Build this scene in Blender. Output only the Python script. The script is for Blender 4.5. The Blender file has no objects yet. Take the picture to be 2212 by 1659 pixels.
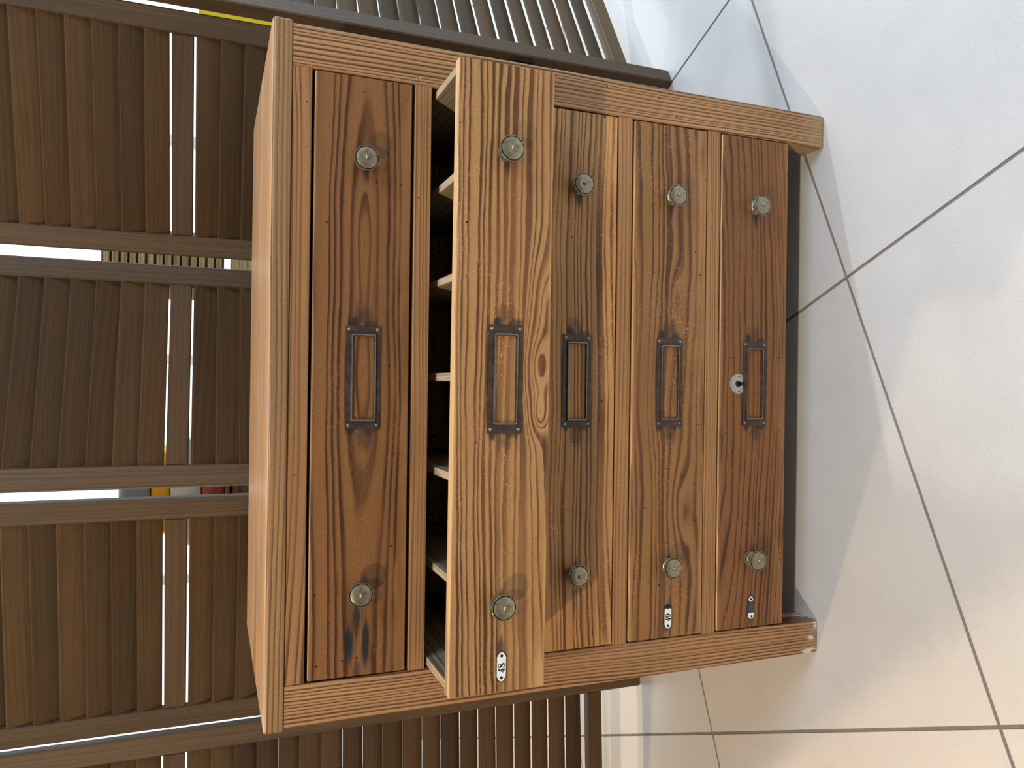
import bpy, bmesh, math, random
from mathutils import Vector, Matrix
random.seed(7)
S = bpy.context.scene
COL = S.collection

# ---------------------------------------------------------------- camera
F_PX, W_PX = 1668.0, 2212.0
YAW, PITCH, ROLL = 0.001908, 0.372059, -0.014067
cam = bpy.data.objects.new('camera', bpy.data.cameras.new('camera'))
COL.objects.link(cam)
cam.data.sensor_fit = 'HORIZONTAL'
cam.data.sensor_width = 36.0
cam.data.lens = 36.0 * F_PX / W_PX
cam.data.clip_start = 0.02
cy_, sy_, cp_, sp_ = math.cos(YAW), math.sin(YAW), math.cos(PITCH), math.sin(PITCH)
fw = Vector((sy_ * cp_, cy_ * cp_, -sp_))
r0 = Vector((cy_, -sy_, 0.0))
d0 = fw.cross(r0)
rr = math.cos(ROLL) * r0 + math.sin(ROLL) * d0
dd = -math.sin(ROLL) * r0 + math.cos(ROLL) * d0
# the phone was held sideways: image x runs down the room, image y runs to the room's left
M = Matrix((( dd.x, rr.x, -fw.x), (dd.y, rr.y, -fw.y), (dd.z, rr.z, -fw.z)))
cam.matrix_world = Matrix.Translation((-0.01008, -1.13055, 1.0583)) @ M.to_4x4()
S.camera = cam

# ---------------------------------------------------------------- world, lights, exposure
S.view_settings.view_transform = 'Standard'
S.view_settings.look = 'None'
S.view_settings.gamma = 1.0
S.view_settings.use_curve_mapping = False
S.view_settings.exposure = -0.27
S.cycles.use_denoising = True
S.cycles.max_bounces = 8
S.cycles.sample_clamp_indirect = 6.0
S.cycles.caustics_reflective = False
S.cycles.caustics_refractive = False

world = bpy.data.worlds.new('world'); S.world = world
world.use_nodes = True
wn = world.node_tree
bg = wn.nodes['Background']
bg.inputs['Color'].default_value = (0.80, 0.91, 1.0, 1)
bg.inputs['Strength'].default_value = 2.4

def light(name, kind, loc, target, energy, color, **kw):
    d = bpy.data.lights.new(name, kind)
    d.energy = energy; d.color = color
    for k, v in kw.items(): setattr(d, k, v)
    o = bpy.data.objects.new(name, d); COL.objects.link(o)
    o.location = loc
    o.rotation_euler = (Vector(target) - Vector(loc)).to_track_quat('-Z', 'Y').to_euler()
    return o

SUN_AZ, SUN_EL = math.radians(14), math.radians(40)
sd = Vector((-math.cos(SUN_AZ) * math.cos(SUN_EL), -math.sin(SUN_AZ) * math.cos(SUN_EL), -math.sin(SUN_EL)))
light('sun', 'SUN', (6, 3, 6), Vector((6, 3, 6)) + sd, 2.0, (0.90, 0.95, 1.0), angle=math.radians(1.0))
# daylight by the shop windows (lamps stand in the openings), plus an added skylight
light('added_skylight_fill', 'AREA', (1.85, -1.5, 2.98), (1.85, -1.5, 0), 95, (0.60, 0.77, 1.0), shape='RECTANGLE', size=1.1, size_y=1.5)  # unseen skylight lamp, added for steep cool light from the right
light('daylight_back', 'AREA', (0.3, 3.1, 1.5), (0.3, 0, 0.9), 32, (0.82, 0.91, 1.0), shape='RECTANGLE', size=4.6, size_y=2.4)
light('daylight_right', 'AREA', (2.54, 1.35, 1.3), (0.3, 0.3, 0.6), 80, (0.64, 0.80, 1.0), shape='RECTANGLE', size=2.9, size_y=2.2)
# ceiling spots of the shop
for nm, loc, tgt, e, c, rad in (
        ('ceiling_spot_front', (-0.25, -2.05, 2.85), (0.05, -0.1, 0.4), 112, (1.0, 0.95, 0.90), 0.05),
        ('ceiling_spot_front_left', (-2.1, -2.0, 2.85), (-0.6, 0.2, 0.2), 315, (1.0, 0.78, 0.52), 0.05),
        ('ceiling_spot_back_left', (-2.0, 1.36, 2.85), (-0.8, 0.0, 0.0), 190, (1.0, 0.70, 0.38), 0.04),
        ('ceiling_spot_left', (-2.5, 0.68, 2.85), (-0.8, -0.1, 0.0), 150, (1.0, 0.68, 0.36), 0.04)):
    light(nm, 'SPOT', loc, tgt, e, c, spot_size=math.radians(95), spot_blend=0.7, shadow_soft_size=rad)

# ---------------------------------------------------------------- node helpers
class G:
    def __init__(s, name):
        s.m = bpy.data.materials.new(name); s.m.use_nodes = True
        s.t = s.m.node_tree
        s.b = s.t.nodes['Principled BSDF']
    def n(s, typ, **kw):
        x = s.t.nodes.new(typ)
        for k, v in kw.items(): setattr(x, k, v)
        return x
    def put(s, sock, v):
        if hasattr(v, 'is_linked') or isinstance(v, bpy.types.NodeSocket): s.t.links.new(v, sock)
        else:
            if isinstance(v, (tuple, list)) and len(v) == 3 and sock.type == 'RGBA': v = (*v, 1)
            sock.default_value = v
    def ma(s, op, a, b=0.0, c=None, clamp=False):
        x = s.n('ShaderNodeMath', operation=op, use_clamp=clamp)
        s.put(x.inputs[0], a); s.put(x.inputs[1], b)
        if c is not None: s.put(x.inputs[2], c)
        return x.outputs[0]
    def vm(s, op, a, b=(0, 0, 0), out=0):
        x = s.n('ShaderNodeVectorMath', operation=op)
        s.put(x.inputs[0], a); s.put(x.inputs[1], b)
        return x.outputs['Value' if op == 'LENGTH' else 0]
    def xyz(s, a, b, c):
        x = s.n('ShaderNodeCombineXYZ')
        for i, v in enumerate((a, b, c)): s.put(x.inputs[i], v)
        return x.outputs[0]
    def noise(s, vec, scale=1.0, detail=2.0, rough=0.5, dist=0.0):
        x = s.n('ShaderNodeTexNoise')
        s.put(x.inputs['Vector'], vec); x.inputs['Scale'].default_value = scale
        x.inputs['Detail'].default_value = detail; x.inputs['Roughness'].default_value = rough
        x.inputs['Distortion'].default_value = dist
        return x.outputs['Fac']
    def mr(s, v, a, b, c=0.0, d=1.0, smooth=True):
        x = s.n('ShaderNodeMapRange', interpolation_type='SMOOTHSTEP' if smooth else 'LINEAR')
        s.put(x.inputs[0], v)
        for i, q in enumerate((a, b, c, d)): x.inputs[i + 1].default_value = q
        return x.outputs[0]
    def mix(s, f, a, b, mode='MIX'):
        x = s.n('ShaderNodeMix', data_type='RGBA', blend_type=mode)
        s.put(x.inputs[0], f); s.put(x.inputs[6], a); s.put(x.inputs[7], b)
        return x.outputs[2]
    def ramp(s, v, stops):
        x = s.n('ShaderNodeValToRGB')
        e = x.color_ramp.elements
        while len(e) > 1: e.remove(e[-1])
        e[0].position, e[0].color = stops[0][0], (stops[0][1],) * 3 + (1,)
        for p, c in stops[1:]:
            q = e.new(p); q.color = (c,) * 3 + (1,)
        s.put(x.inputs[0], v)
        return x.outputs[0]
    def bump(s, h, strength, dist):
        x = s.n('ShaderNodeBump'); x.inputs['Strength'].default_value = strength
        x.inputs['Distance'].default_value = dist
        s.put(x.inputs['Height'], h)
        s.t.links.new(x.outputs[0], s.b.inputs['Normal'])
    def set(s, **kw):
        for k, v in kw.items(): s.put(s.b.inputs[k.replace('_', ' ')], v)

def lin(*c):
    out = []
    for v in c:
        v /= 255.0
        out.append(v / 12.92 if v <= 0.04045 else ((v + 0.055) / 1.055) ** 2.4)
    return tuple(out)

def wood(name, axis, light_c, dark_c, spacing=0.011, D0=0.05, k=0.0, x0=0.0, z0=0.0, warpA=0.02, warpB=0.002,
         seed=0.0, rough=0.5, contrast=1.0, worm=0.5, worn=0.5, stain_shade=(), knots=(), half=None, rand=0.0, tone=0.0,
         fiber=0.14, red=None, paint=None, tilt=0.0, spec=0.35, irr=1.6, sat=None, gain=0.62, lit_top=None, fade=None):
    g = G(name)
    tc = g.n('ShaderNodeTexCoord')
    sp = g.n('ShaderNodeSeparateXYZ'); g.put(sp.inputs[0], tc.outputs['Object'])
    X, Y, Z = sp.outputs
    L, A, T = {'X': (X, Z, Y), 'Z': (Z, X, Y), 'Y': (Y, X, Z)}[axis]
    oi = g.n('ShaderNodeObjectInfo')
    rnd = oi.outputs['Random']
    A0, L0 = A, L
    if rand:
        L = g.ma('MULTIPLY_ADD', rnd, 37.0, L)
        A = g.ma('MULTIPLY_ADD', g.ma('FRACT', g.ma('MULTIPLY', rnd, 13.7)), rand, A)
    V = g.xyz(L, A, T)
    Vs = g.vm('ADD', V, (seed * 3.1, seed * 1.7, seed))
    n1 = g.noise(g.vm('MULTIPLY', Vs, (1.6, 7.0, 5.0)), 1.0, 1.5)
    n2 = g.noise(g.vm('MULTIPLY', Vs, (9.0, 42.0, 30.0)), 1.0, 1.5)
    Lx = g.ma('SUBTRACT', L0, x0)
    D = g.ma('MULTIPLY_ADD', g.ma('MULTIPLY', Lx, Lx), k, g.ma('MULTIPLY_ADD', Lx, tilt, g.ma('ADD', T, D0)))
    if sat:  # lens shaped figure in the middle of the board, straight grain towards both ends
        q = g.ma('DIVIDE', Lx, sat[1])
        D = g.ma('MULTIPLY_ADD', g.ma('SUBTRACT', 1.0, g.ma('POWER', 2.718, g.ma('MULTIPLY', g.ma('MULTIPLY', q, q), -1.0))), sat[0], g.ma('ADD', T, D0 + .0))
    r = g.vm('LENGTH', g.xyz(g.ma('SUBTRACT', A, z0), D, 0.0))
    r = g.ma('MULTIPLY_ADD', g.ma('SUBTRACT', n1, 0.5), warpA * 2, r)
    r = g.ma('MULTIPLY_ADD', g.ma('SUBTRACT', n2, 0.5), warpB * 2, r)
    n4 = g.noise(g.vm('MULTIPLY', Vs, (28.0, 75.0, 60.0)), 1.0, 2.0)
    r = g.ma('MULTIPLY_ADD', g.ma('SUBTRACT', n4, 0.5), warpB * 0.9, r)
    P2 = g.xyz(L0, A0, 0.0)
    for (kx, kz, ax, az, amp) in knots:
        q = g.vm('LENGTH', g.vm('MULTIPLY', g.vm('SUBTRACT', P2, (kx, kz, 0)), (1 / ax, 1 / az, 0)))
        e = g.ma('POWER', 2.718, g.ma('MULTIPLY', g.ma('MULTIPLY', q, q), -1.0))
        r = g.ma('MULTIPLY_ADD', e, amp, r)
    n3 = g.noise(g.xyz(g.ma('MULTIPLY', r, 0.55 / spacing), seed + 3.3, g.ma('MULTIPLY', L, 0.25)), 1.0, 2.0)
    t = g.ma('MULTIPLY_ADD', n3, irr * 2, g.ma('DIVIDE', r, spacing))
    s = g.ma('FRACT', t)
    ring = g.ramp(s, [(0.0, 0.28), (0.07, 0.0), (0.42, 0.05), (0.62, 0.34), (0.76, 0.92), (0.94, 1.0), (1.0, 0.28)])
    amp = g.mr(g.noise(g.vm('MULTIPLY', Vs, (2.3, 17.0, 9.0)), 1.0, 2.0), 0.30, 0.62, 0.55, 1.0)
    ring = g.ma('MULTIPLY', g.ma('MULTIPLY', ring, amp), contrast, clamp=True)
    fib = g.noise(g.vm('MULTIPLY', Vs, (5.0, 420.0, 420.0)), 1.0, 3.0, 0.6)
    fib2 = g.noise(g.vm('MULTIPLY', Vs, (30.0, 900.0, 700.0)), 1.0, 2.0, 0.6)
    blot = g.noise(g.vm('MULTIPLY', Vs, (3.0, 9.0, 9.0)), 1.0, 3.0)
    K = (0.98, 0.99, 0.875)
    lc, dc = tuple(v * gain * q for v, q in zip(lin(*light_c), K)), tuple(v * gain * 0.78 * q for v, q in zip(lin(*dark_c), K))
    c = g.mix(ring, lc, dc)
    if red is not None:
        c = g.mix(g.mr(blot, 0.42, 0.72, 0.0, 0.55), c, tuple(v * gain * q for v, q in zip(lin(*red), K)))
    if worn > 0:
        spk = g.noise(g.vm('MULTIPLY', Vs, (190.0, 330.0, 330.0)), 1.0, 3.0, 0.7)
        pat = g.noise(g.vm('MULTIPLY', Vs, (5.0, 16.0, 16.0)), 1.0, 3.0, 0.6)
        wm = g.ma('MULTIPLY', g.mr(spk, 0.52, 0.68), g.mr(pat, 0.47, 0.66, 0.0, worn))
        c = g.mix(wm, c, tuple(min(1, v * 1.45 + 0.015) for v in lc))
    val = g.ma('ADD', g.ma('MULTIPLY_ADD', g.ma('SUBTRACT', fib, 0.5), fiber * 2, 1.0), g.ma('MULTIPLY', g.ma('SUBTRACT', fib2, 0.5), fiber * 1.2))
    val = g.ma('MULTIPLY', val, g.mr(blot, 0.25, 0.75, 0.86, 1.12))
    grit = g.noise(g.vm('MULTIPLY', Vs, (330.0, 520.0, 520.0)), 1.0, 2.0, 0.6)
    val = g.ma('MULTIPLY', val, g.mr(grit, 0.25, 0.75, 0.86, 1.13))
    if tone: val = g.ma('MULTIPLY', val, g.ma('MULTIPLY_ADD', g.ma('FRACT', g.ma('MULTIPLY', rnd, 7.31)), tone * 2, 1.0 - tone))
    c = g.mix(1.0, c, g.xyz(val, val, val), 'MULTIPLY')
    if half:
        em = g.ma('MULTIPLY', g.mr(g.ma('ABSOLUTE', A0), half - 0.006, half - 0.001), g.mr(blot, 0.38, 0.6, 0.1, 0.75))
        c = g.mix(em, c, tuple(min(1, v * 1.35 + 0.02) for v in lc))
        pn2 = g.noise(g.vm('MULTIPLY', Vs, (4.0, 22.0, 22.0)), 1.0, 3.0, 0.6)
        pe = g.ma('MULTIPLY', g.mr(g.ma('MULTIPLY', A0, -1.0), half - 0.034, half - 0.006), g.mr(pn2, 0.46, 0.60, 0.0, 0.6))
        c = g.mix(pe, c, tuple(min(1, v * 1.30 + 0.02) for v in lc))
    if lit_top:  # upward faces paler: bare edge wood, with light from above painted in
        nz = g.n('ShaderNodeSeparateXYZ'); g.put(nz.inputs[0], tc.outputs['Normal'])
        c = g.mix(g.mr(nz.outputs[2], 0.75, 0.95), c, g.mix(g.ma('MULTIPLY', ring, 0.5), lin(*lit_top), dc))
    if fade:
        c = g.mix(g.mr(Z, fade[0], fade[1], fade[2], 0.0), c, lin(168, 146, 116))
    if stain_shade:
        sn = g.noise(g.vm('MULTIPLY', Vs, (9.0, 150.0, 60.0)), 1.0, 3.0, 0.6)
        tot = None
        for (kx, kz, ax, az, st) in stain_shade:
            q = g.vm('LENGTH', g.vm('MULTIPLY', g.vm('SUBTRACT', P2, (kx, kz, 0)), (1 / ax, 1 / az, 0)))
            e = g.mr(g.ma('MULTIPLY_ADD', g.ma('SUBTRACT', sn, 0.5), 2.2, q), 0.30, 1.10, st, 0.0)
            tot = e if tot is None else g.ma('MAXIMUM', tot, e)
        c = g.mix(tot, c, lin(27, 30, 34))
    if worm > 0:
        v = g.n('ShaderNodeTexVoronoi', voronoi_dimensions='2D')
        g.put(v.inputs['Vector'], g.vm('ADD', P2, (seed * 1.31 + 5, seed * 0.77 + 5, 0))); v.inputs['Scale'].default_value = 30.0
        cs = g.n('ShaderNodeSeparateColor'); g.put(cs.inputs[0], v.outputs['Color'])
        h = g.ma('MULTIPLY', g.ma('LESS_THAN', v.outputs['Distance'], g.ma('MULTIPLY_ADD', cs.outputs[1], 0.035, 0.018)), g.ma('GREATER_THAN', cs.outputs[0], 1.0 - 0.34 * worm))
        c = g.mix(h, c, lin(22, 14, 9))
    if paint:
        pn = g.noise(g.vm('MULTIPLY', tc.outputs['Object'], (60.0, 60.0, 22.0)), 1.0, 3.0, 0.6)
        pm = g.ma('MULTIPLY', g.mr(Z, paint[0], paint[1], 1.0, 0.0), g.mr(pn, 0.55, 0.60))
        c = g.mix(pm, c, lin(206, 198, 184))
    g.set(Base_Color=c, Roughness=g.mr(ring, 0, 1, rough + 0.06, rough - 0.06, False), Specular_IOR_Level=spec)
    hgt = g.ma('MULTIPLY_ADD', ring, 0.6, g.ma('MULTIPLY', fib, 0.5))
    g.bump(hgt, 0.35, 0.0012)
    return g.m

def plain(name, col, rough=0.6, metal=0.0, var=0.12, scale=60.0, spec=0.4, emit=None):
    g = G(name)
    tc = g.n('ShaderNodeTexCoord')
    n = g.noise(tc.outputs['Object'], scale, 4.0, 0.6)
    c = lin(*col)
    k = g.mr(n, 0.25, 0.75, 1 - var, 1 + var, False)
    g.set(Base_Color=g.mix(1.0, c, g.xyz(k, k, k), 'MULTIPLY'), Roughness=rough, Metallic=metal, Specular_IOR_Level=spec)
    return g.m

def rusty(name, col, col2, rough, metal, scale):
    g = G(name)
    tc = g.n('ShaderNodeTexCoord')
    n = g.noise(tc.outputs['Object'], scale, 4.0, 0.65)
    n2 = g.noise(tc.outputs['Object'], scale * 4.5, 2.0, 0.6)
    c = g.mix(g.mr(n, 0.38, 0.66), lin(*col), lin(*col2))
    c = g.mix(g.mr(n2, 0.68, 0.78, 0.0, 0.45), c, lin(160, 150, 138))
    g.set(Base_Color=c, Roughness=g.mr(n, 0.3, 0.7, rough - 0.1, rough + 0.12, False), Metallic=metal)
    g.bump(n2, 0.25, 0.0006)
    return g.m

# ---------------------------------------------------------------- mesh helpers
class MB:
    def __init__(s): s.v = []; s.f = []; s.m = []
    def add(s, vs, fs, mi=0):
        o = len(s.v); s.v += [tuple(v) for v in vs]
        s.f += [[o + i for i in f] for f in fs]; s.m += [mi] * len(fs)
        return s
    def box(s, x0, x1, y0, y1, z0, z1, bev=0.0, mi=0, seg=1):
        bm = bmesh.new()
        bmesh.ops.create_cube(bm, size=1.0)
        for v in bm.verts:
            v.co = Vector(((x0 + x1) / 2 + v.co.x * (x1 - x0), (y0 + y1) / 2 + v.co.y * (y1 - y0), (z0 + z1) / 2 + v.co.z * (z1 - z0)))
        if bev > 0:
            bmesh.ops.bevel(bm, geom=list(bm.edges), offset=bev, segments=seg, affect='EDGES', profile=0.5)
        bm.verts.index_update()
        s.add([v.co for v in bm.verts], [[v.index for v in f.verts] for f in bm.faces], mi)
        bm.free(); return s
    def lathe(s, prof, seg, axis_o, mi=0, dark=()):
        """profile (radius, out) turned about the -Y direction from axis_o"""
        ox, oy, oz = axis_o
        vs = []; fs = []
        for (r, h) in prof:
            for i in range(seg):
                a = 2 * math.pi * i / seg
                vs.append((ox + r * math.cos(a), oy - h, oz + r * math.sin(a)))
        for j in range(len(prof) - 1):
            for i in range(seg):
                a, b = j * seg + i, j * seg + (i + 1) % seg
                fs.append([a, b, b + seg, a + seg])
        fs.append(list(range(seg))[::-1]); fs.append([(len(prof) - 1) * seg + i for i in range(seg)])
        s.add(vs, fs, mi)
        for j in dark:
            for i in range(seg): s.m[len(s.m) - len(fs) + j * seg + i] = 1
        return s
    def ribbon(s, pts, w, y, mi=0, dy=0.0003):
        """flat stroke in the x-z plane at depth y; w one width or a list"""
        n = len(pts)
        ws = w if isinstance(w, (list, tuple)) else [w] * n
        lf = []; rt = []
        for i, (x, z) in enumerate(pts):
            a = pts[max(0, i - 1)]; b = pts[min(n - 1, i + 1)]
            tx, tz = b[0] - a[0], b[1] - a[1]; l = math.hypot(tx, tz) or 1
            nx, nz = -tz / l * ws[i] / 2, tx / l * ws[i] / 2
            lf.append((x + nx, y, z + nz)); rt.append((x - nx, y, z - nz))
        vs = lf + rt
        fs = [[i, i + 1, n + i + 1, n + i] for i in range(n - 1)]
        return s.add(vs, fs, mi)
    def prism(s, poly, y0, y1, mi=0):
        n = len(poly)
        vs = [(x, y0, z) for x, z in poly] + [(x, y1, z) for x, z in poly]
        fs = [list(range(n)), list(range(n, 2 * n))[::-1]] + [[i, (i + 1) % n, n + (i + 1) % n, n + i] for i in range(n)]
        return s.add(vs, fs, mi)
    def mesh(s, name, mats, smooth=False):
        me = bpy.data.meshes.new(name)
        me.from_pydata(s.v, [], s.f)
        for m in mats: me.materials.append(m)
        for p, mi in zip(me.polygons, s.m): p.material_index = mi
        bm = bmesh.new(); bm.from_mesh(me); bmesh.ops.recalc_face_normals(bm, faces=bm.faces); bm.to_mesh(me); bm.free()
        if smooth:
            for p in me.polygons: p.use_smooth = True
            me.set_sharp_from_angle(angle=math.radians(38))
        me.update()
        return me
    def obj(s, name, mats, parent=None, loc=(0, 0, 0), smooth=False):
        if not isinstance(mats, (list, tuple)): mats = [mats]
        o = bpy.data.objects.new(name, s.mesh(name, mats, smooth)); COL.objects.link(o)
        o.location = loc
        if parent is not None: o.parent = parent
        return o

def board(name, mat, parent, x0, x1, y0, y1, z0, z1, bev=0.0015, seg=1):
    """one board whose origin is its own centre (grain runs in its own space)"""
    c = ((x0 + x1) / 2, (y0 + y1) / 2, (z0 + z1) / 2)
    hx, hy, hz = (x1 - x0) / 2, (y1 - y0) / 2, (z1 - z0) / 2
    off = parent.location if parent is not None and parent.parent is not None else Vector((0, 0, 0))
    return MB().box(-hx, hx, -hy, hy, -hz, hz, bev, 0, seg).obj(name, mat, parent, Vector(c) - off)

def empty(name, loc=(0, 0, 0), parent=None):
    o = bpy.data.objects.new(name, None); COL.objects.link(o); o.location = loc
    o.empty_display_size = 0.1
    if parent is not None: o.parent = parent
    return o

def tag(o, label=None, cat=None, group=None, kind=None):
    for k, v in (('label', label), ('category', cat), ('group', group), ('kind', kind)):
        if v: o[k] = v
    return o

# ---------------------------------------------------------------- setting: floor of large square tiles, room shell
m_grout = plain('grout', (118, 112, 102), 0.9, var=0.2, scale=220)
def tile_material():
    g = G('tile')
    tc = g.n('ShaderNodeTexCoord')
    oi = g.n('ShaderNodeObjectInfo')
    P = g.vm('ADD', tc.outputs['Object'], g.xyz(g.ma('MULTIPLY', oi.outputs['Random'], 50.0), 0.0, 0.0))
    a = g.noise(P, 260.0, 3.0, 0.7)
    b = g.noise(P, 9.0, 3.0, 0.6)
    d = g.noise(P, 900.0, 1.0, 0.5)
    k = g.ma('MULTIPLY', g.mr(a, 0.3, 0.7, 0.93, 1.05, False), g.mr(b, 0.3, 0.7, 0.965, 1.03, False))
    k = g.ma('MULTIPLY', k, g.mr(d, 0.25, 0.75, 0.87, 1.10, False))
    g.set(Base_Color=g.mix(1.0, lin(192, 189, 187), g.xyz(k, k, k), 'MULTIPLY'), Roughness=g.mr(b, 0.3, 0.7, 0.34, 0.46, False), Specular_IOR_Level=0.45)
    g.bump(a, 0.06, 0.0006)
    return g.m
m_tile = tile_material()
RX0, RX1, RY0, RY1, RH = -3.0, 2.6, -3.6, 3.2, 3.0
floor = MB().box(RX0, RX1, RY0, RY1, -0.06, -0.0016).obj('floor', m_grout)
tag(floor, kind='structure')
TP, TV, TG = 0.743, 0.735, 0.0058
TA = math.radians(23.6)
tme = MB().box(-(TP - TG) / 2, (TP - TG) / 2, -(TV - TG) / 2, (TV - TG) / 2, -0.010, 0.0, 0.0004).mesh('tile', [m_tile])
ca, sa = math.cos(TA), math.sin(TA)
for i in range(-8, 9):
    for j in range(-8, 9):
        u, v = (i + 0.5) * TP, (j + 0.5) * TV
        x, y = 0.1907 + u * ca - v * sa, -0.0588 + u * sa + v * ca
        if RX0 + 0.45 < x < RX1 - 0.45 and RY0 + 0.45 < y < RY1 - 0.45:
            t = bpy.data.objects.new('tile', tme); COL.objects.link(t)
            t.location = (x, y, 0); t.rotation_euler = (0, 0, TA); t.parent = floor
m_wall = plain('wall_paint', (168, 164, 156), 0.8, var=0.03)
m_frame = plain('window_frame_paint', (236, 236, 234), 0.5, var=0.03)
def glass():
    g = G('window_glass')
    nt = g.t
    tr = g.n('ShaderNodeBsdfTransparent'); gl = g.n('ShaderNodeBsdfGlossy'); gl.inputs['Roughness'].default_value = 0.02
    fr = g.n('ShaderNodeFresnel'); fr.inputs[0].default_value = 1.45
    mx = g.n('ShaderNodeMixShader')
    tr.inputs[0].default_value = (0.93, 0.97, 0.96, 1)
    nt.links.new(fr.outputs[0], mx.inputs[0]); nt.links.new(tr.outputs[0], mx.inputs[1]); nt.links.new(gl.outputs[0], mx.inputs[2])
    nt.links.new(mx.outputs[0], nt.nodes['Material Output'].inputs[0])
    return g.m
m_glass = glass()
def wall(name, mb): return tag(mb.obj(name, m_wall), kind='structure')
wall('ceiling', MB().box(RX0 - .1, 1.25, RY0 - .1, RY1 + .1, RH, RH + .1).box(2.45, RX1 + .1, RY0 - .1, RY1 + .1, RH, RH + .1).box(1.25, 2.45, RY0 - .1, -2.3, RH, RH + .1).box(1.25, 2.45, -.7, RY1 + .1, RH, RH + .1))
wall('wall_left', MB().box(RX0 - .1, RX0, RY0, RY1, 0, RH))
wall('wall_front', MB().box(RX0 - .1, RX1 + .1, RY0 - .1, RY0, 0, RH))
# right wall with one wide window opening (Y -1.7..3.0); added skylight opening in the ceiling
wall('wall_right', MB().box(RX1, RX1 + .1, RY0, -1.7, 0, RH).box(RX1, RX1 + .1, 3.0, RY1, 0, RH)
     .box(RX1, RX1 + .1, -1.7, 3.0, 2.5, RH).box(RX1, RX1 + .1, -1.7, 3.0, 0, .06))
wall('wall_back', MB().box(RX0, -2.2, RY1, RY1 + .1, 0, RH).box(2.4, RX1 + .1, RY1, RY1 + .1, 0, RH).box(-2.2, 2.4, RY1, RY1 + .1, 2.7, RH).box(-2.2, 2.4, RY1, RY1 + .1, 0, .08))
def window(name, a0, a1, z0, z1, along, at, nmull):
    mb = MB(); w = .05
    def bx(p0, p1, q0, q1):
        if along == 'X': mb.box(p0, p1, at, at + .06, q0, q1, .003)
        else: mb.box(at, at + .06, p0, p1, q0, q1, .003)
    bx(a0, a1, z0, z0 + w); bx(a0, a1, z1 - w, z1)
    for i in range(nmull + 1):
        p = a0 + (a1 - a0 - w) * i / nmull
        bx(p, p + w, z0 + w, z1 - w)
    o = tag(mb.obj(name, m_frame), kind='structure')
    for i in range(nmull):
        p = a0 + (a1 - a0 - w) * i / nmull + w; q = a0 + (a1 - a0 - w) * (i + 1) / nmull
        g = MB()
        if along == 'X': g.add([(p, at + .03, z0 + w), (q, at + .03, z0 + w), (q, at + .03, z1 - w), (p, at + .03, z1 - w)], [[0, 1, 2, 3]])
        else: g.add([(at + .03, p, z0 + w), (at + .03, q, z0 + w), (at + .03, q, z1 - w), (at + .03, p, z1 - w)], [[0, 1, 2, 3]])
        g.obj('pane', m_glass, o)
    return o
window('window_1', -2.2, 2.4, .08, 2.7, 'X', RY1 + .02, 4)
window('window_2', -1.7, 3.0, .06, 2.5, 'Y', RX1 + .02, 2)
sk = MB()
for a in ((1.25, 2.45, -2.3, -2.24), (1.25, 2.45, -.76, -.7), (1.25, 1.31, -2.24, -.76), (2.39, 2.45, -2.24, -.76)): sk.box(*a, RH + .02, RH + .08, .003)
sk = tag(sk.obj('added_skylight', m_frame), kind='structure')  # frame of the added, unseen skylight
MB().add([(1.31, -2.24, RH + .05), (2.39, -2.24, RH + .05), (2.39, -.76, RH + .05), (1.31, -.76, RH + .05)], [[0, 1, 2, 3]]).obj('pane', m_glass, sk)
m_pave = plain('paving', (190, 188, 182), 0.9, var=0.1, scale=3)
tag(MB().box(-30, 30, -30, 30, -0.12, -0.08).obj('ground', m_pave), kind='structure')

# ---------------------------------------------------------------- materials of the dresser
FR_L, FR_D = (184, 139, 100), (112, 72, 48)
m_top = wood('pine_top', 'X', (190, 146, 106), (122, 82, 54), .0058, D0=.02, z0=.5, warpA=.010, warpB=.0008, seed=1, rough=.30, worm=.2, worn=.1, contrast=.80, fiber=.10, spec=.5, lit_top=(216, 172, 130), irr=.8, gain=.64)
m_post = wood('pine_post', 'Z', FR_L, FR_D, .0062, D0=.02, z0=.40, warpA=.012, warpB=.0010, seed=2, rough=.52, worm=.35, worn=.15, rand=.3, contrast=1.3, irr=.9, gain=.88, fade=(-.475, -.40, .5))
m_post_left = wood('pine_post_left', 'Z', FR_L, FR_D, .0056, D0=.02, z0=.40, warpA=.016, warpB=.0010, seed=5, rough=.52, worm=.15, worn=.15, paint=(-.46, -.42), contrast=1.3, irr=.7, gain=.88, fade=(-.475, -.42, .35))
m_rail = wood('pine_rail', 'X', (182, 134, 92), (132, 88, 58), .0062, D0=.03, z0=.30, warpA=.010, warpB=.0006, seed=3, rough=.52, worm=.3, worn=.2, rand=.5, contrast=.75, irr=.8, gain=.80)
m_toprail = wood('pine_top_rail', 'X', (176, 127, 86), (114, 74, 48), .0105, D0=.02, z0=.05, warpA=.018, warpB=.001, seed=4, rough=.5, worm=.35, worn=.2, k=.12, x0=.1, gain=.78)
m_old = wood('grey_old_pine', 'Y', (158, 142, 120), (124, 106, 86), .010, D0=.03, z0=.3, seed=6, rough=.8, worm=.2, lit_top=(206, 180, 146), worn=0, gain=.9, rand=.4)
m_oldx = wood('grey_old_pine_cross', 'X', (186, 168, 148), (160, 142, 122), .010, D0=.03, z0=.3, seed=7, rough=.8, worm=0, worn=0, gain=1.1)
LAB = lambda z: [(-.079, z + .018, .0095, .008, .85), (-.079, z - .010, .0115, .014, .80), (.078, z + .014, .0120, .011, .90), (.077, z - .010, .0080, .015, .75), (-.088, z - .004, .024, .019, .55), (.087, z + .002, .020, .018, .5), (-.002, z + .0262, .072, .0022, .6)]
KN = lambda z: [(.301, z - .002, .024, .006, .85), (-.302, z - .004, .018, .006, .6)]  # knob marks: iron stain together with the knob's shadow painted in
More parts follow.
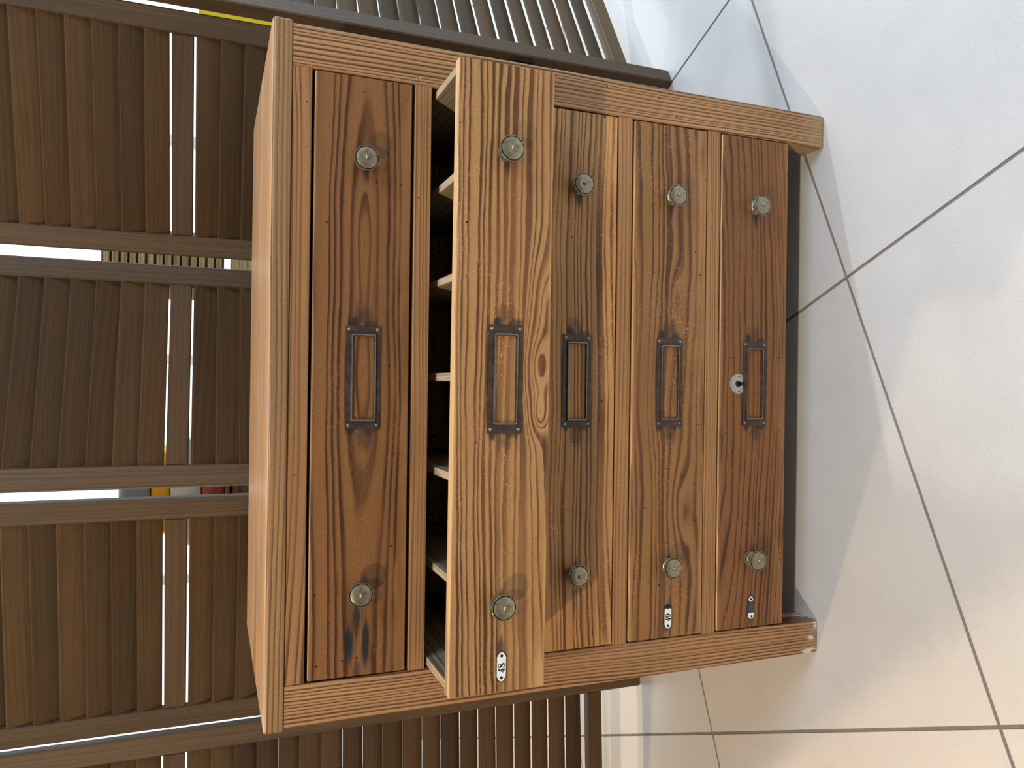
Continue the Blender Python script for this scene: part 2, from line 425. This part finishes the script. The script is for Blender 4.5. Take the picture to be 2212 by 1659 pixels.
def dw(name, lc, dc, sp, D0, x0, z0, seed, stain_shade, **kw):
    return wood(name, 'X', lc, dc, sp, D0=D0, x0=x0, z0=z0, seed=seed, stain_shade=stain_shade, half=.0708, rough=.46, contrast=1.2, lit_top=(226, 186, 136), **kw)
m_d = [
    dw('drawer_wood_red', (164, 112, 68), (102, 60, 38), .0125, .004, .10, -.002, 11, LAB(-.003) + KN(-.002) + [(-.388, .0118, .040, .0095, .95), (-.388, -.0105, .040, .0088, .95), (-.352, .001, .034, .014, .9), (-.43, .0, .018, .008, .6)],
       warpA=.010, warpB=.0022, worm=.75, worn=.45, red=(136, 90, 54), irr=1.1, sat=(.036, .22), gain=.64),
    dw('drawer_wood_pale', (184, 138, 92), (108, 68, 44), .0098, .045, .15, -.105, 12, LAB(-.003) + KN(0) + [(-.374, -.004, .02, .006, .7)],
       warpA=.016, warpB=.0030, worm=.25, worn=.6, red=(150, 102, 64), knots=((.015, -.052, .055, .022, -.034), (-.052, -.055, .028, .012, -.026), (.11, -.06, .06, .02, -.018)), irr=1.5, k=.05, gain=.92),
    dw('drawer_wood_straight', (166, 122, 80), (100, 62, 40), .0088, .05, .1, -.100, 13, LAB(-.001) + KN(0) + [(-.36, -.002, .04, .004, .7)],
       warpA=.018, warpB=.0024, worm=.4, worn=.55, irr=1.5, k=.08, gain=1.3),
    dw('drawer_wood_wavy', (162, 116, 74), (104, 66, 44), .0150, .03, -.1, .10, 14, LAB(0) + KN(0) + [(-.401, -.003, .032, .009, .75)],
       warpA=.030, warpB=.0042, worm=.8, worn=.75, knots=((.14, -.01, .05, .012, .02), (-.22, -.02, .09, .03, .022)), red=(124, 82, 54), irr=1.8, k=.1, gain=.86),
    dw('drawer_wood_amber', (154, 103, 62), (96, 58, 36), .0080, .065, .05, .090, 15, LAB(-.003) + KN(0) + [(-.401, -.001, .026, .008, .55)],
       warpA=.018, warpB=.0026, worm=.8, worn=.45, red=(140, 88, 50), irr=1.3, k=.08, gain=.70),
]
m_iron = rusty('rusted_iron', (66, 53, 47), (88, 71, 61), .40, .45, 60)
m_lip = plain('iron_lip_highlight', (132, 126, 120), .35, .6, .3, 160)  # highlight along the bead painted in as paler iron
m_steel = plain('worn_steel', (176, 176, 172), .35, .8, .2, 200)
m_screw = plain('steel_screw', (150, 146, 138), .38, .85, .15, 300)
def pewter():
    g = G('aged_brass')
    tc = g.n('ShaderNodeTexCoord')
    n = g.noise(tc.outputs['Object'], 150, 4, .65); n2 = g.noise(tc.outputs['Object'], 520, 3, .6)
    c = g.mix(g.mr(n, .3, .7), lin(140, 131, 108), lin(168, 160, 138))
    c = g.mix(g.mr(n2, .62, .76, 0, .45), c, lin(92, 82, 62))
    g.set(Base_Color=c, Metallic=.88, Roughness=g.mr(n, .3, .7, .30, .42, False))
    g.bump(n2, .05, .0003)
    return g.m
m_brass = pewter()
m_patina = plain('dark_brass_patina', (46, 42, 34), .6, .4, .2, 300)
m_dark = plain('dark_recess', (22, 18, 15), .7, 0, .2)
m_enamel = plain('white_enamel', (236, 236, 232), .28, 0, .05, 260, .6)
m_ink = plain('black_ink', (16, 16, 17), .6, 0, .1)
m_bluegrey = plain('bare_plate_metal', (74, 80, 92), .35, .6, .3, 260)

# ---------------------------------------------------------------- dresser
HW = 0.5
PW = 0.0605
dresser = empty('dresser', (0, 0, 0))
tag(dresser, 'old stripped pine chest of five drawers, second drawer pulled open, on pale floor tiles', 'dresser')
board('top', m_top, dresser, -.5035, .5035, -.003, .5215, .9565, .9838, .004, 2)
for sx, mt in ((1, m_post), (-1, m_post_left)):
    for y0, y1 in ((0, .06), (.455, .515)):
        x0, x1 = (HW - PW, HW - .001) if sx > 0 else (-HW + .001, -HW + PW)
        # slightly worn, rounded foot
        cx, cyy = (x0 + x1) / 2, (y0 + y1) / 2
        hx, hy, h = (x1 - x0) / 2, (y1 - y0) / 2, .9563
        mb = MB(); rings = []
        for (z, ins) in ((0.0, .0016), (.003, .0004), (.014, .0), (.3, .0), (.6, .0), (h, .0)):
            e = .002
            w, d = hx - ins, hy - ins
            rings.append([(w - e, -d, z), (w, -d + e, z), (w, d - e, z), (w - e, d, z), (-w + e, d, z), (-w, d - e, z), (-w, -d + e, z), (-w + e, -d, z)])
        vs = [(a, b, c - h / 2) for r in rings for a, b, c in r]
        fs = [[j * 8 + i, j * 8 + (i + 1) % 8, (j + 1) * 8 + (i + 1) % 8, (j + 1) * 8 + i] for j in range(5) for i in range(8)]
        fs += [list(range(8))[::-1], [40 + i for i in range(8)]]
        mb.add(vs, fs).obj('post', mt, dresser, (cx, cyy, h / 2))
for sx in (1, -1):
    x = sx * .478
    board('side_panel', m_post, dresser, min(x, x + sx * .014), max(x, x + sx * .014), .06, .455, .012, .9563)  # unseen lower edge extended near the floor to shade the ground beneath
board('back_panel', m_oldx, dresser, -.4395, .4395, .490, .502, .012, .9563)  # extended low as well, to stop light coming through from behind
for i, (z0, z1) in enumerate(((.9288, .9563), (.7525, .7780), (.5790, .6042), (.4060, .4315), (.2295, .2555))):
    board('rail', m_toprail if i == 0 else m_rail, dresser, -.4394, .4394, .0005, .035, z0, z1, .001)
board('bottom_panel', m_oldx, dresser, -.4394, .4394, .03, .488, .066, .076)
for sx in (1, -1):
    for z in (.752, .579, .406, .2295, .076):
        x = sx * .452
        board('drawer_runner', m_old, dresser, min(x - sx * .02, x + sx * .026), max(x - sx * .02, x + sx * .026), .061, .454, z - .012, z + .0025 if z > .1 else z + .006, .0005)
for (x, z) in ((-.452, .945), (-.451, .768), (-.453, .421), (-.450, .245), (.450, .420), (.452, .243), (.458, .107), (.449, .770)):
    MB().lathe([(.0019, 0), (.0019, .0004), (.0011, .0009)], 10, (0, 0, 0)).obj('nail', m_screw, dresser, (x, .0002, z))

KNOB = [(.0128, 0), (.0132, .0012), (.0126, .0026), (.0100, .0032), (.0098, .0044), (.0078, .0058), (.0062, .0085), (.0060, .0125), (.0075, .0165),
        (.0120, .0190), (.0172, .0203), (.0183, .0214), (.0184, .0230), (.0179, .0238), (.0170, .0239), (.0166, .0228), (.0160, .0228), (.0155, .0241), (.0130, .0251), (.0095, .0260), (.0060, .0263),
        (.0046, .0259), (.0036, .0261), (.0034, .0277), (.0026, .0288), (.0014, .0294), (.0004, .0295)]
knob_me = MB().lathe(KNOB, 40, (0, 0, 0), 0, (5, 15, 16)).mesh('knob', [m_brass, m_patina], True)
screw_me = MB().lathe([(.0024, 0), (.0024, .0005), (.0018, .0011), (.0006, .0013)], 12, (0, 0, 0)).mesh('screw', [m_screw], True)

def holder_mesh():
    """label holder: flat iron border with a raised bead around the opening"""
    mb = MB()
    rings = [(.0755, .0255, 0.0), (.0755, .0255, .0016), (.0655, .0190, .0016), (.0648, .0184, .0038), (.0632, .0172, .0046), (.0614, .0160, .0042), (.0606, .0154, .0000)]
    def loop(a, b, y, r):
        pts = []
        for (sx, sz, a0) in ((1, 1, 0), (-1, 1, 90), (-1, -1, 180), (1, -1, 270)):
            for q in (0, 45, 90):
                t = math.radians(a0 + q)
                pts.append((sx * (a - r) + r * math.cos(t), -y, sz * (b - r) + r * math.sin(t)))
        return pts
    vs = []
    for i, (a, b, y) in enumerate(rings): vs += loop(a, b, y, .0012 if i < 2 else .0025)
    fs = [[j * 12 + i, j * 12 + (i + 1) % 12, (j + 1) * 12 + (i + 1) % 12, (j + 1) * 12 + i] for j in range(len(rings) - 1) for i in range(12)]
    mb.add(vs, fs)
    for i in range(12): mb.m[4 * 12 + i] = 1
    return mb.mesh('label_holder', [m_iron, m_lip], True)
holder_me = holder_mesh()

def plate_outline(a, b, cut):
    pts = []
    for (sx, sz) in ((1, 1), (-1, 1), (-1, -1), (1, -1)):
        q = [(sx * a, sz * b * .28), (sx * (a - cut * .35), sz * b * .66), (sx * (a - cut), sz * b)]
        pts += q if sx * sz > 0 else q[::-1]
    return pts
def strokes(mb, which, ox, oz, w, h, y):
    T = lambda pts: [(ox + (u - .5) * w, oz + (.5 - v) * h) for u, v in pts]
    th = w * .36; tn = w * .13
    if which == '8':
        mb.ribbon(T([(.72, .03), (.42, .0), (.14, .10), (.14, .27), (.40, .43), (.68, .60), (.88, .76), (.80, .94), (.5, 1.0)]), [tn, tn, th * .7, th, th, th, th, th * .6, tn], y, 1)
        mb.ribbon(T([(.5, 1.0), (.18, .95), (.06, .77), (.2, .60), (.45, .48), (.74, .36), (.86, .2), (.72, .03)]), [tn, tn * 1.2, tn * 1.3, tn, tn, tn, tn * 1.3, tn], y, 1)
    elif which == '4':
        mb.ribbon(T([(.70, .42), (.70, 1.0)]), [th * 1.1, th * 1.1], y, 1)
        mb.ribbon(T([(.50, 1.0), (.92, 1.0)]), [tn, tn], y, 1)
        mb.ribbon(T([(.78, .0), (.58, .26), (.30, .52), (.02, .74)]), [th * .9, th * 1.0, tn * 1.4, tn], y, 1)
        mb.ribbon(T([(.02, .74), (.96, .74)]), [tn, tn], y, 1)
    elif which == '9':
        mb.ribbon(T([(.48, .0), (.78, .08), (.90, .30), (.88, .56), (.72, .84), (.45, .98), (.20, .94)]), [tn, th * .8, th, th, th * .8, tn * 1.3, tn], y, 1)
        mb.ribbon(T([(.48, .0), (.20, .08), (.10, .30), (.22, .54), (.46, .62), (.70, .54), (.86, .36)]), [tn, th * .8, th, th * .8, tn, tn, tn], y, 1)
        mb.ribbon(T([(.12, .84), (.28, .90)]), [th * .9, th * .9], y, 1)

def plate(name, parent, x, z, kind):
    mb = MB()
    mb.prism([(px, pz) for px, pz in plate_outline(.0215, .0076, .0075)], -.0010, 0.0, 0)
    if kind in ('48', '49'):
        mb.prism([(px, pz) for px, pz in plate_outline(.0200, .0066, .0070)], -.0016, -.0010, 2)
        strokes(mb, '4', -.0050, 0, .0058, .0098, -.00175); strokes(mb, kind[1], .0020, 0, .0066, .0098, -.00175)
        for sx in (-1, 1): mb.lathe([(.0022, .0016), (.0022, .0019), (.0010, .0021)], 10, (sx * .0152, 0, 0), 1)
        if kind == '49':  # enamel chipped away round the right hand screw
            mb.prism([(.0125, -.0058), (.0150, -.0030), (.0138, -.0002), (.0152, .0030), (.0136, .0060), (.0168, .0062), (.0201, .0022), (.0201, -.0022), (.0168, -.0062)], -.0019, -.0010, 1)
    else:
        mb.prism([(-.0200, -.0020), (-.0178, -.0050), (-.0110, -.0060), (-.0095, -.0058), (-.0096, .0052), (-.0120, .0060), (-.0178, .0050), (-.0200, .0018)], -.0016, -.0010, 2)
        mb.prism([(-.0095, -.0056), (.0090, -.0056), (.0094, .0050), (-.0095, .0050)], -.0013, -.0010, 3)
        mb.lathe([(.0045, .0010), (.0045, .0016), (.0040, .0017)], 16, (.0150, 0, .0004), 2)
        mb.lathe([(.0020, .0010), (.0020, .0020)], 10, (.0150, 0, .0004), 1)
        mb.lathe([(.0022, .0010), (.0022, .0020)], 10, (-.0160, 0, -.0012), 1)
    o = mb.obj(name, [m_iron, m_ink, m_enamel, m_bluegrey], parent, (x, 0, z))
    return o

Z0 = ((.7830, .9243), (.6085, .7503), (.4345, .5768), (.2575, .4008), (.0815, .2250))
HOLD = (.851, .6765, .5045, .329, .1515)
OPEN = (0, .1255, 0, 0, 0)
PLATE = (None, '48', None, '49', 'worn')
INK = [[(-0.4599, 0.6216), (-0.468, 0.639), (-0.4745, 0.6544)], [(-0.4754, 0.6544), (-0.4785, 0.6315)],
       [(-0.4435, 0.6366), (-0.4377, 0.6413), (-0.4372, 0.6477), (-0.4421, 0.6512), (-0.451, 0.6511), (-0.4576, 0.6556), (-0.4591, 0.6592)],
       [(-0.451, 0.6511), (-0.4547, 0.6492), (-0.4597, 0.6528), (-0.46, 0.6582)], [(-0.4266, 0.6465), (-0.4226, 0.6524), (-0.4205, 0.657)],
       [(-0.3886, 0.6419), (-0.3893, 0.6492), (-0.3902, 0.6556)], [(-0.2904, 0.6369), (-0.2931, 0.6469), (-0.2969, 0.6569)],
       [(-0.3072, 0.6467), (-0.3043, 0.6513), (-0.3054, 0.6568)], [(-0.272, 0.6427), (-0.2665, 0.6473), (-0.268, 0.6537), (-0.2721, 0.6591)],
       [(-0.2792, 0.659), (-0.2785, 0.6544), (-0.2829, 0.6547), (-0.2863, 0.6576)], [(-0.2408, 0.6477), (-0.245, 0.6531), (-0.2457, 0.6576)],
       [(-0.2457, 0.6576), (-0.252, 0.6557), (-0.2563, 0.658)], [(0.0616, 0.6427), (0.0593, 0.6481), (0.0576, 0.6545)],
       [(0.0714, 0.6493), (0.0776, 0.6526), (0.0796, 0.6553)], [(0.0954, 0.6535), (0.0901, 0.655)], [(-0.1079, 0.6359), (-0.1134, 0.6446), (-0.1175, 0.6542)],
       [(-0.1277, 0.6454), (-0.1228, 0.6498), (-0.1238, 0.6542)], [(-0.0987, 0.6469), (-0.0924, 0.6492), (-0.0903, 0.6546)], [(-0.084, 0.6515), (-0.0766, 0.6548)],
       [(0.4217, 0.6513), (0.4157, 0.6533), (0.4099, 0.6532)], [(0.4016, 0.6511), (0.3997, 0.6549)], [(0.2608, 0.6485), (0.2577, 0.652)],
       [(0.2363, 0.6487), (0.2435, 0.6488), (0.249, 0.6528)], [(0.2234, 0.6486), (0.2225, 0.653)]]
m_front_edge = m_d[1]
DLAB = ('reddish drawer front with a dark stain where its number plate is missing', 'pale open drawer with plate 48', 'drawer with straight dense grain and no number plate',
        'drawer with plate 49', 'amber lowest drawer with keyhole and worn plate')
for i, (z0, z1) in enumerate(Z0):
    zc, hz = (z0 + z1) / 2, (z1 - z0) / 2
    yf = -OPEN[i]
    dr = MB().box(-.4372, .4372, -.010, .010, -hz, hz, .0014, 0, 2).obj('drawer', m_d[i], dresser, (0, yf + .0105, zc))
    tag(dr, DLAB[i])
    if i == 1: dr.rotation_euler = (0, .0052, 0)   # the open drawer hangs a little low on its right
    def sub(name, mb, mats, x=0, y=0, z=0, smooth=False): return mb.obj(name, mats, dr, (x, y, z), smooth)
    ins = .443 if i != 1 else .443
    for sx in (-1, 1):
        a, b = sorted((sx * .4365, sx * .4240))
        MB().box(-.00625, .00625, -.235, .235, -.0655, .0665, .0008).obj('drawer_side', m_old, dr, ((a + b) / 2, .2455, 0))
    MB().box(-.4235, .4235, -.005, .005, -.055, .050, .0008).obj('drawer_back', m_oldx, dr, (0, .474, -.0095))
    MB().box(-.4235, .4235, -.229, .229, -.003, .003).obj('drawer_bottom', m_oldx, dr, (0, .2395, -.0605))
    if i == 1:
        for x in (-.290, -.143, .001, .145, .290):
            MB().box(-.0062, .0062, -.229, .229, -.0535, .0600, .0008).obj('divider', m_old, dr, (x, .2395, -.0035))
        for st in INK: MB().ribbon([(x * .998, z - zc) for x, z in st], .0046, .4685).obj('ink_mark', m_ink, dr)
    for sx in (-1, 1):
        k = bpy.data.objects.new('knob', knob_me); COL.objects.link(k); k.parent = dr
        k.location = (sx * .3135, -.0098, (.8535, .680, .5065, .330, .1560)[i] - zc)
    h = bpy.data.objects.new('label_holder', holder_me); COL.objects.link(h); h.parent = dr
    h.location = (-.0015, -.0100, HOLD[i] - zc)
    for sx in (-1, 1):
        for sz in (-1, 1):
            q = bpy.data.objects.new('screw', screw_me); COL.objects.link(q); q.parent = dr
            q.location = (-.0015 + sx * .0700, -.0115, HOLD[i] - zc + sz * .0208)
    if PLATE[i]:
        o = plate('number_plate', dr, -.4015, (0, .6745, 0, .326, .1530)[i] - zc, PLATE[i]); o.location.y = -.0100
    if i == 4:
        mb = MB().lathe([(.0180, 0), (.0180, .0008), (.0172, .0014), (.0030, .0015)], 36, (0, 0, 0), 0)
        mb.lathe([(.0056, .0014), (.0056, .0018)], 20, (0, 0, .0010), 1)
        mb.prism([(-.0026, .0), (.0026, .0), (.0036, -.0130), (-.0036, -.0130)], -.0018, -.0014, 1)
        for sx in (-1, 1): mb.lathe([(.0017, .0014), (.0017, .0017)], 10, (sx * .0135, 0, -.0010), 2)
        mb.obj('escutcheon', [m_steel, m_dark, m_iron], dr, (-.002, -.0100, 0.1862 - zc), True)
    if i == 0:
        for x, z in ((-.3745, .8556), (-.4105, .8548)):
            MB().lathe([(.0016, 0), (.0016, .0003)], 8, (0, 0, 0)).obj('nail_hole', m_dark, dr, (x, -.0100, z - zc))

# ---------------------------------------------------------------- folding louvered screen
m_teak_v = wood('teak_upright', 'Z', (104, 82, 61), (78, 60, 44), .010, D0=.02, z0=.25, warpA=.012, seed=21, rough=.55, worm=0, worn=.12, rand=.5, tone=.15, contrast=.5, fiber=.22, gain=.70)
m_teak_h = wood('teak_slat', 'X', (98, 72, 46), (68, 48, 31), .012, D0=.015, z0=.05, warpA=.02, seed=22, rough=.52, worm=0, worn=.15, rand=.6, tone=.30, contrast=.36, fiber=.2, gain=.80, red=(64, 47, 31))
m_hinge = plain('dark_hinge', (34, 32, 32), .45, .7, .15, 100)
screen = empty('folding_screen', (0, .6, 0))
tag(screen, 'dark brown wooden louvered folding screen of five panels standing behind the dresser', 'screen')
PITCHS, ZB, NLOW = .0464, .166, 20
ZM0, ZM1, ZT = 1.0985, 1.1405, 1.80
SW, ST = .044, .022
def slat_mesh(w, h=.0480, t=.0065, deg=18.5):
    a = math.radians(deg)
    ax = Vector((0, -math.sin(a), math.cos(a))); nx = Vector((0, math.cos(a), math.sin(a)))
    sec = []
    for (p, q) in ((.5, -.42), (.5, .42), (.47, .5), (-.47, .5), (-.5, .42), (-.5, -.42), (-.47, -.5), (.47, -.5)):
        sec.append(ax * (p * h) + nx * (q * t))
    vs = [(-w / 2, v.y, v.z) for v in sec] + [(w / 2, v.y, v.z) for v in sec]
    fs = [list(range(8))[::-1], list(range(8, 16))] + [[i, (i + 1) % 8, 8 + (i + 1) % 8, 8 + i] for i in range(8)]
    return MB().add(vs, fs).mesh('slat', [m_teak_h])
def make_panel(pl, pr, label, ST=ST):
    """pl, pr: front face outer corners (left, right) on the floor plan"""
    pl, pr = Vector((*pl, 0)), Vector((*pr, 0))
    d = pr - pl; w = d.length; ang = math.atan2(d.y, d.x)
    e = empty('screen_panel', pl - screen.location + Vector((0, 0, 0)), screen)
    e.rotation_euler = (0, 0, ang)
    e['label'] = label
    def part(name, x0, x1, z0, z1, y0, y1, m, bev=.002):
        c = ((x0 + x1) / 2, (y0 + y1) / 2, (z0 + z1) / 2)
        hx, hy, hz = (x1 - x0) / 2, (y1 - y0) / 2, (z1 - z0) / 2
        return MB().box(-hx, hx, -hy, hy, -hz, hz, bev).obj(name, m, e, c)
    part('stile', 0, SW, 0, ZT, 0, ST, m_teak_v, .003); part('stile', w - SW, w, 0, ZT, 0, ST, m_teak_v, .003)
    part('bottom_rail', SW, w - SW, .114, .153, .003, ST - .003, m_teak_h)
    part('middle_rail', SW, w - SW, ZM0, ZM1, .003, ST - .003, m_teak_h)
    part('top_rail', SW, w - SW, ZT - .045, ZT, .003, ST - .003, m_teak_h)
    me = slat_mesh(w - 2 * SW + .004)
    zs = [ZB + (k + .5) * PITCHS for k in range(NLOW)] + [1.145 + (k + .5) * PITCHS for k in range(13)]
    for z in zs:
        o = bpy.data.objects.new('slat', me); COL.objects.link(o); o.parent = e
        o.location = (w / 2, ST / 2 + .001, z)
        o.rotation_euler = (math.radians(random.uniform(-2.6, 2.2)), 0, math.radians(random.uniform(-.15, .15)))
    return e
make_panel((.261, .695), (.729, .545), 'panel directly behind the dresser on the right, edge on to the angled end panel')
make_panel((-.220, .550), (.241, .695), 'panel behind the middle of the dresser')
make_panel((-.741, .642), (-.245, .550), 'panel behind the left end of the dresser')
make_panel((-1.245, .597), (-.747, .630), 'left end panel', .030)
ar = math.radians(31)
make_panel((.748, .511), (.748 + .49 * math.cos(ar), .511 + .49 * math.sin(ar)), 'right end panel turned towards the window', .032)
for (x, y, a, zs) in ((.7375, .520, .1, (.40, 1.50)), (-.2325, .545, 0, (.40, 1.50)), (.251, .722, 0, (.40, 1.50)), (-.744, .660, 0, (.40, 1.50))):
    for z in zs:
        mb = MB().box(-.012, .012, -.0015, .0015, -.026, .026, .0005)
        for kz in (-.0175, .0, .0175): mb.box(-.0035, .0035, -.005, .002, kz - .0080, kz + .0080, .001)
        h = mb.obj('hinge', m_hinge, screen, Vector((x, y, z)) - screen.location)

# ---------------------------------------------------------------- things glimpsed through the screen
m_cream = wood('cream_slat', 'X', (206, 186, 150), (170, 146, 110), .01, seed=31, worm=0, worn=0, rand=.5, tone=.2, rough=.6, gain=1.0)
m_crate = wood('crate_wood', 'X', (128, 92, 62), (92, 62, 42), .012, seed=32, worm=0, worn=0, rand=.4, rough=.6, gain=1.0)
sp = empty('slatted_stand', (.33, 1.35, 0))
tag(sp, 'cream slatted wooden stand glimpsed through the gap behind the dresser', 'stand')
for sx in (-1, 1): MB().box(-.02, .02, -.02, .02, 0, 1.345, .002).obj('stand_post', m_cream, sp, (sx * .075, .03, 0))
for k in range(14):
    MB().box(-.1, .1, -.006, .006, -.0085, .0085, .002).obj('slat', m_cream, sp, (0, 0, 1.040 + k * .0232))
MB().box(-.1, .1, -.004, .004, -.165, .165, .001).obj('backing', m_crate, sp, (0, .010, 1.19))
MB().box(-.1, .1, -.006, .006, -.033, .033, .002).obj('lower_rail', m_cream, sp, (0, 0, .975))
cr = empty('wooden_crate', (-.335, 1.5, 0))
tag(cr, 'brown wooden crate behind the screen under a stack of folded cloths', 'crate')
for k in range(8): MB().box(-.2, .2, -.008, .008, -.058, .058, .002).obj('plank', m_crate, cr, (0, -.19, .062 + k * .125))
for k in range(8): MB().box(-.2, .2, -.008, .008, -.058, .058, .002).obj('plank', m_crate, cr, (0, .19, .062 + k * .125))
for sx in (-1, 1): MB().box(-.02, .02, -.18, .18, 0, 1.0, .002).obj('crate_side', m_crate, cr, (sx * .175, 0, 0))
MB().box(-.2, .2, -.2, .2, -.006, .006, .001).obj('lid', m_crate, cr, (0, 0, 1.008))
def cloth(z0, z1, col, lab, w=.15, x=-.335):
    m = plain('cloth', col, .9, 0, .15, 40)
    o = MB().box(-w, w, -.14, .14, 0, z1 - z0 - .0005, min(.012, (z1 - z0) * .3), 0, 3).obj('folded_cloth', m, None, (x, 1.46, z0), True)
    return tag(o, lab, 'cloth', 'folded cloths stacked behind the screen')
cloth(1.0145, 1.080, (176, 84, 60), 'rust red folded cloth, lowest in the stack behind the screen')
cloth(1.080, 1.165, (214, 226, 218), 'pale green white folded cloth under the yellow one behind the screen', .16)
cloth(1.165, 1.216, (250, 186, 40), 'orange yellow folded cloth in the stack behind the screen', .12)
cloth(1.216, 1.300, (150, 160, 168), 'blue grey folded cloth, topmost in the stack behind the screen', .13)
m_yel = plain('yellow_board', (255, 222, 30), .45, 0, .08, 30)
yb = MB().box(-.06, .06, -.012, .012, 0, 1.105, .003).obj('yellow_board', m_yel, None, (1.055, 1.30, 0))
tag(yb, 'bright yellow upright board glimpsed beside the right end panel of the screen', 'board')
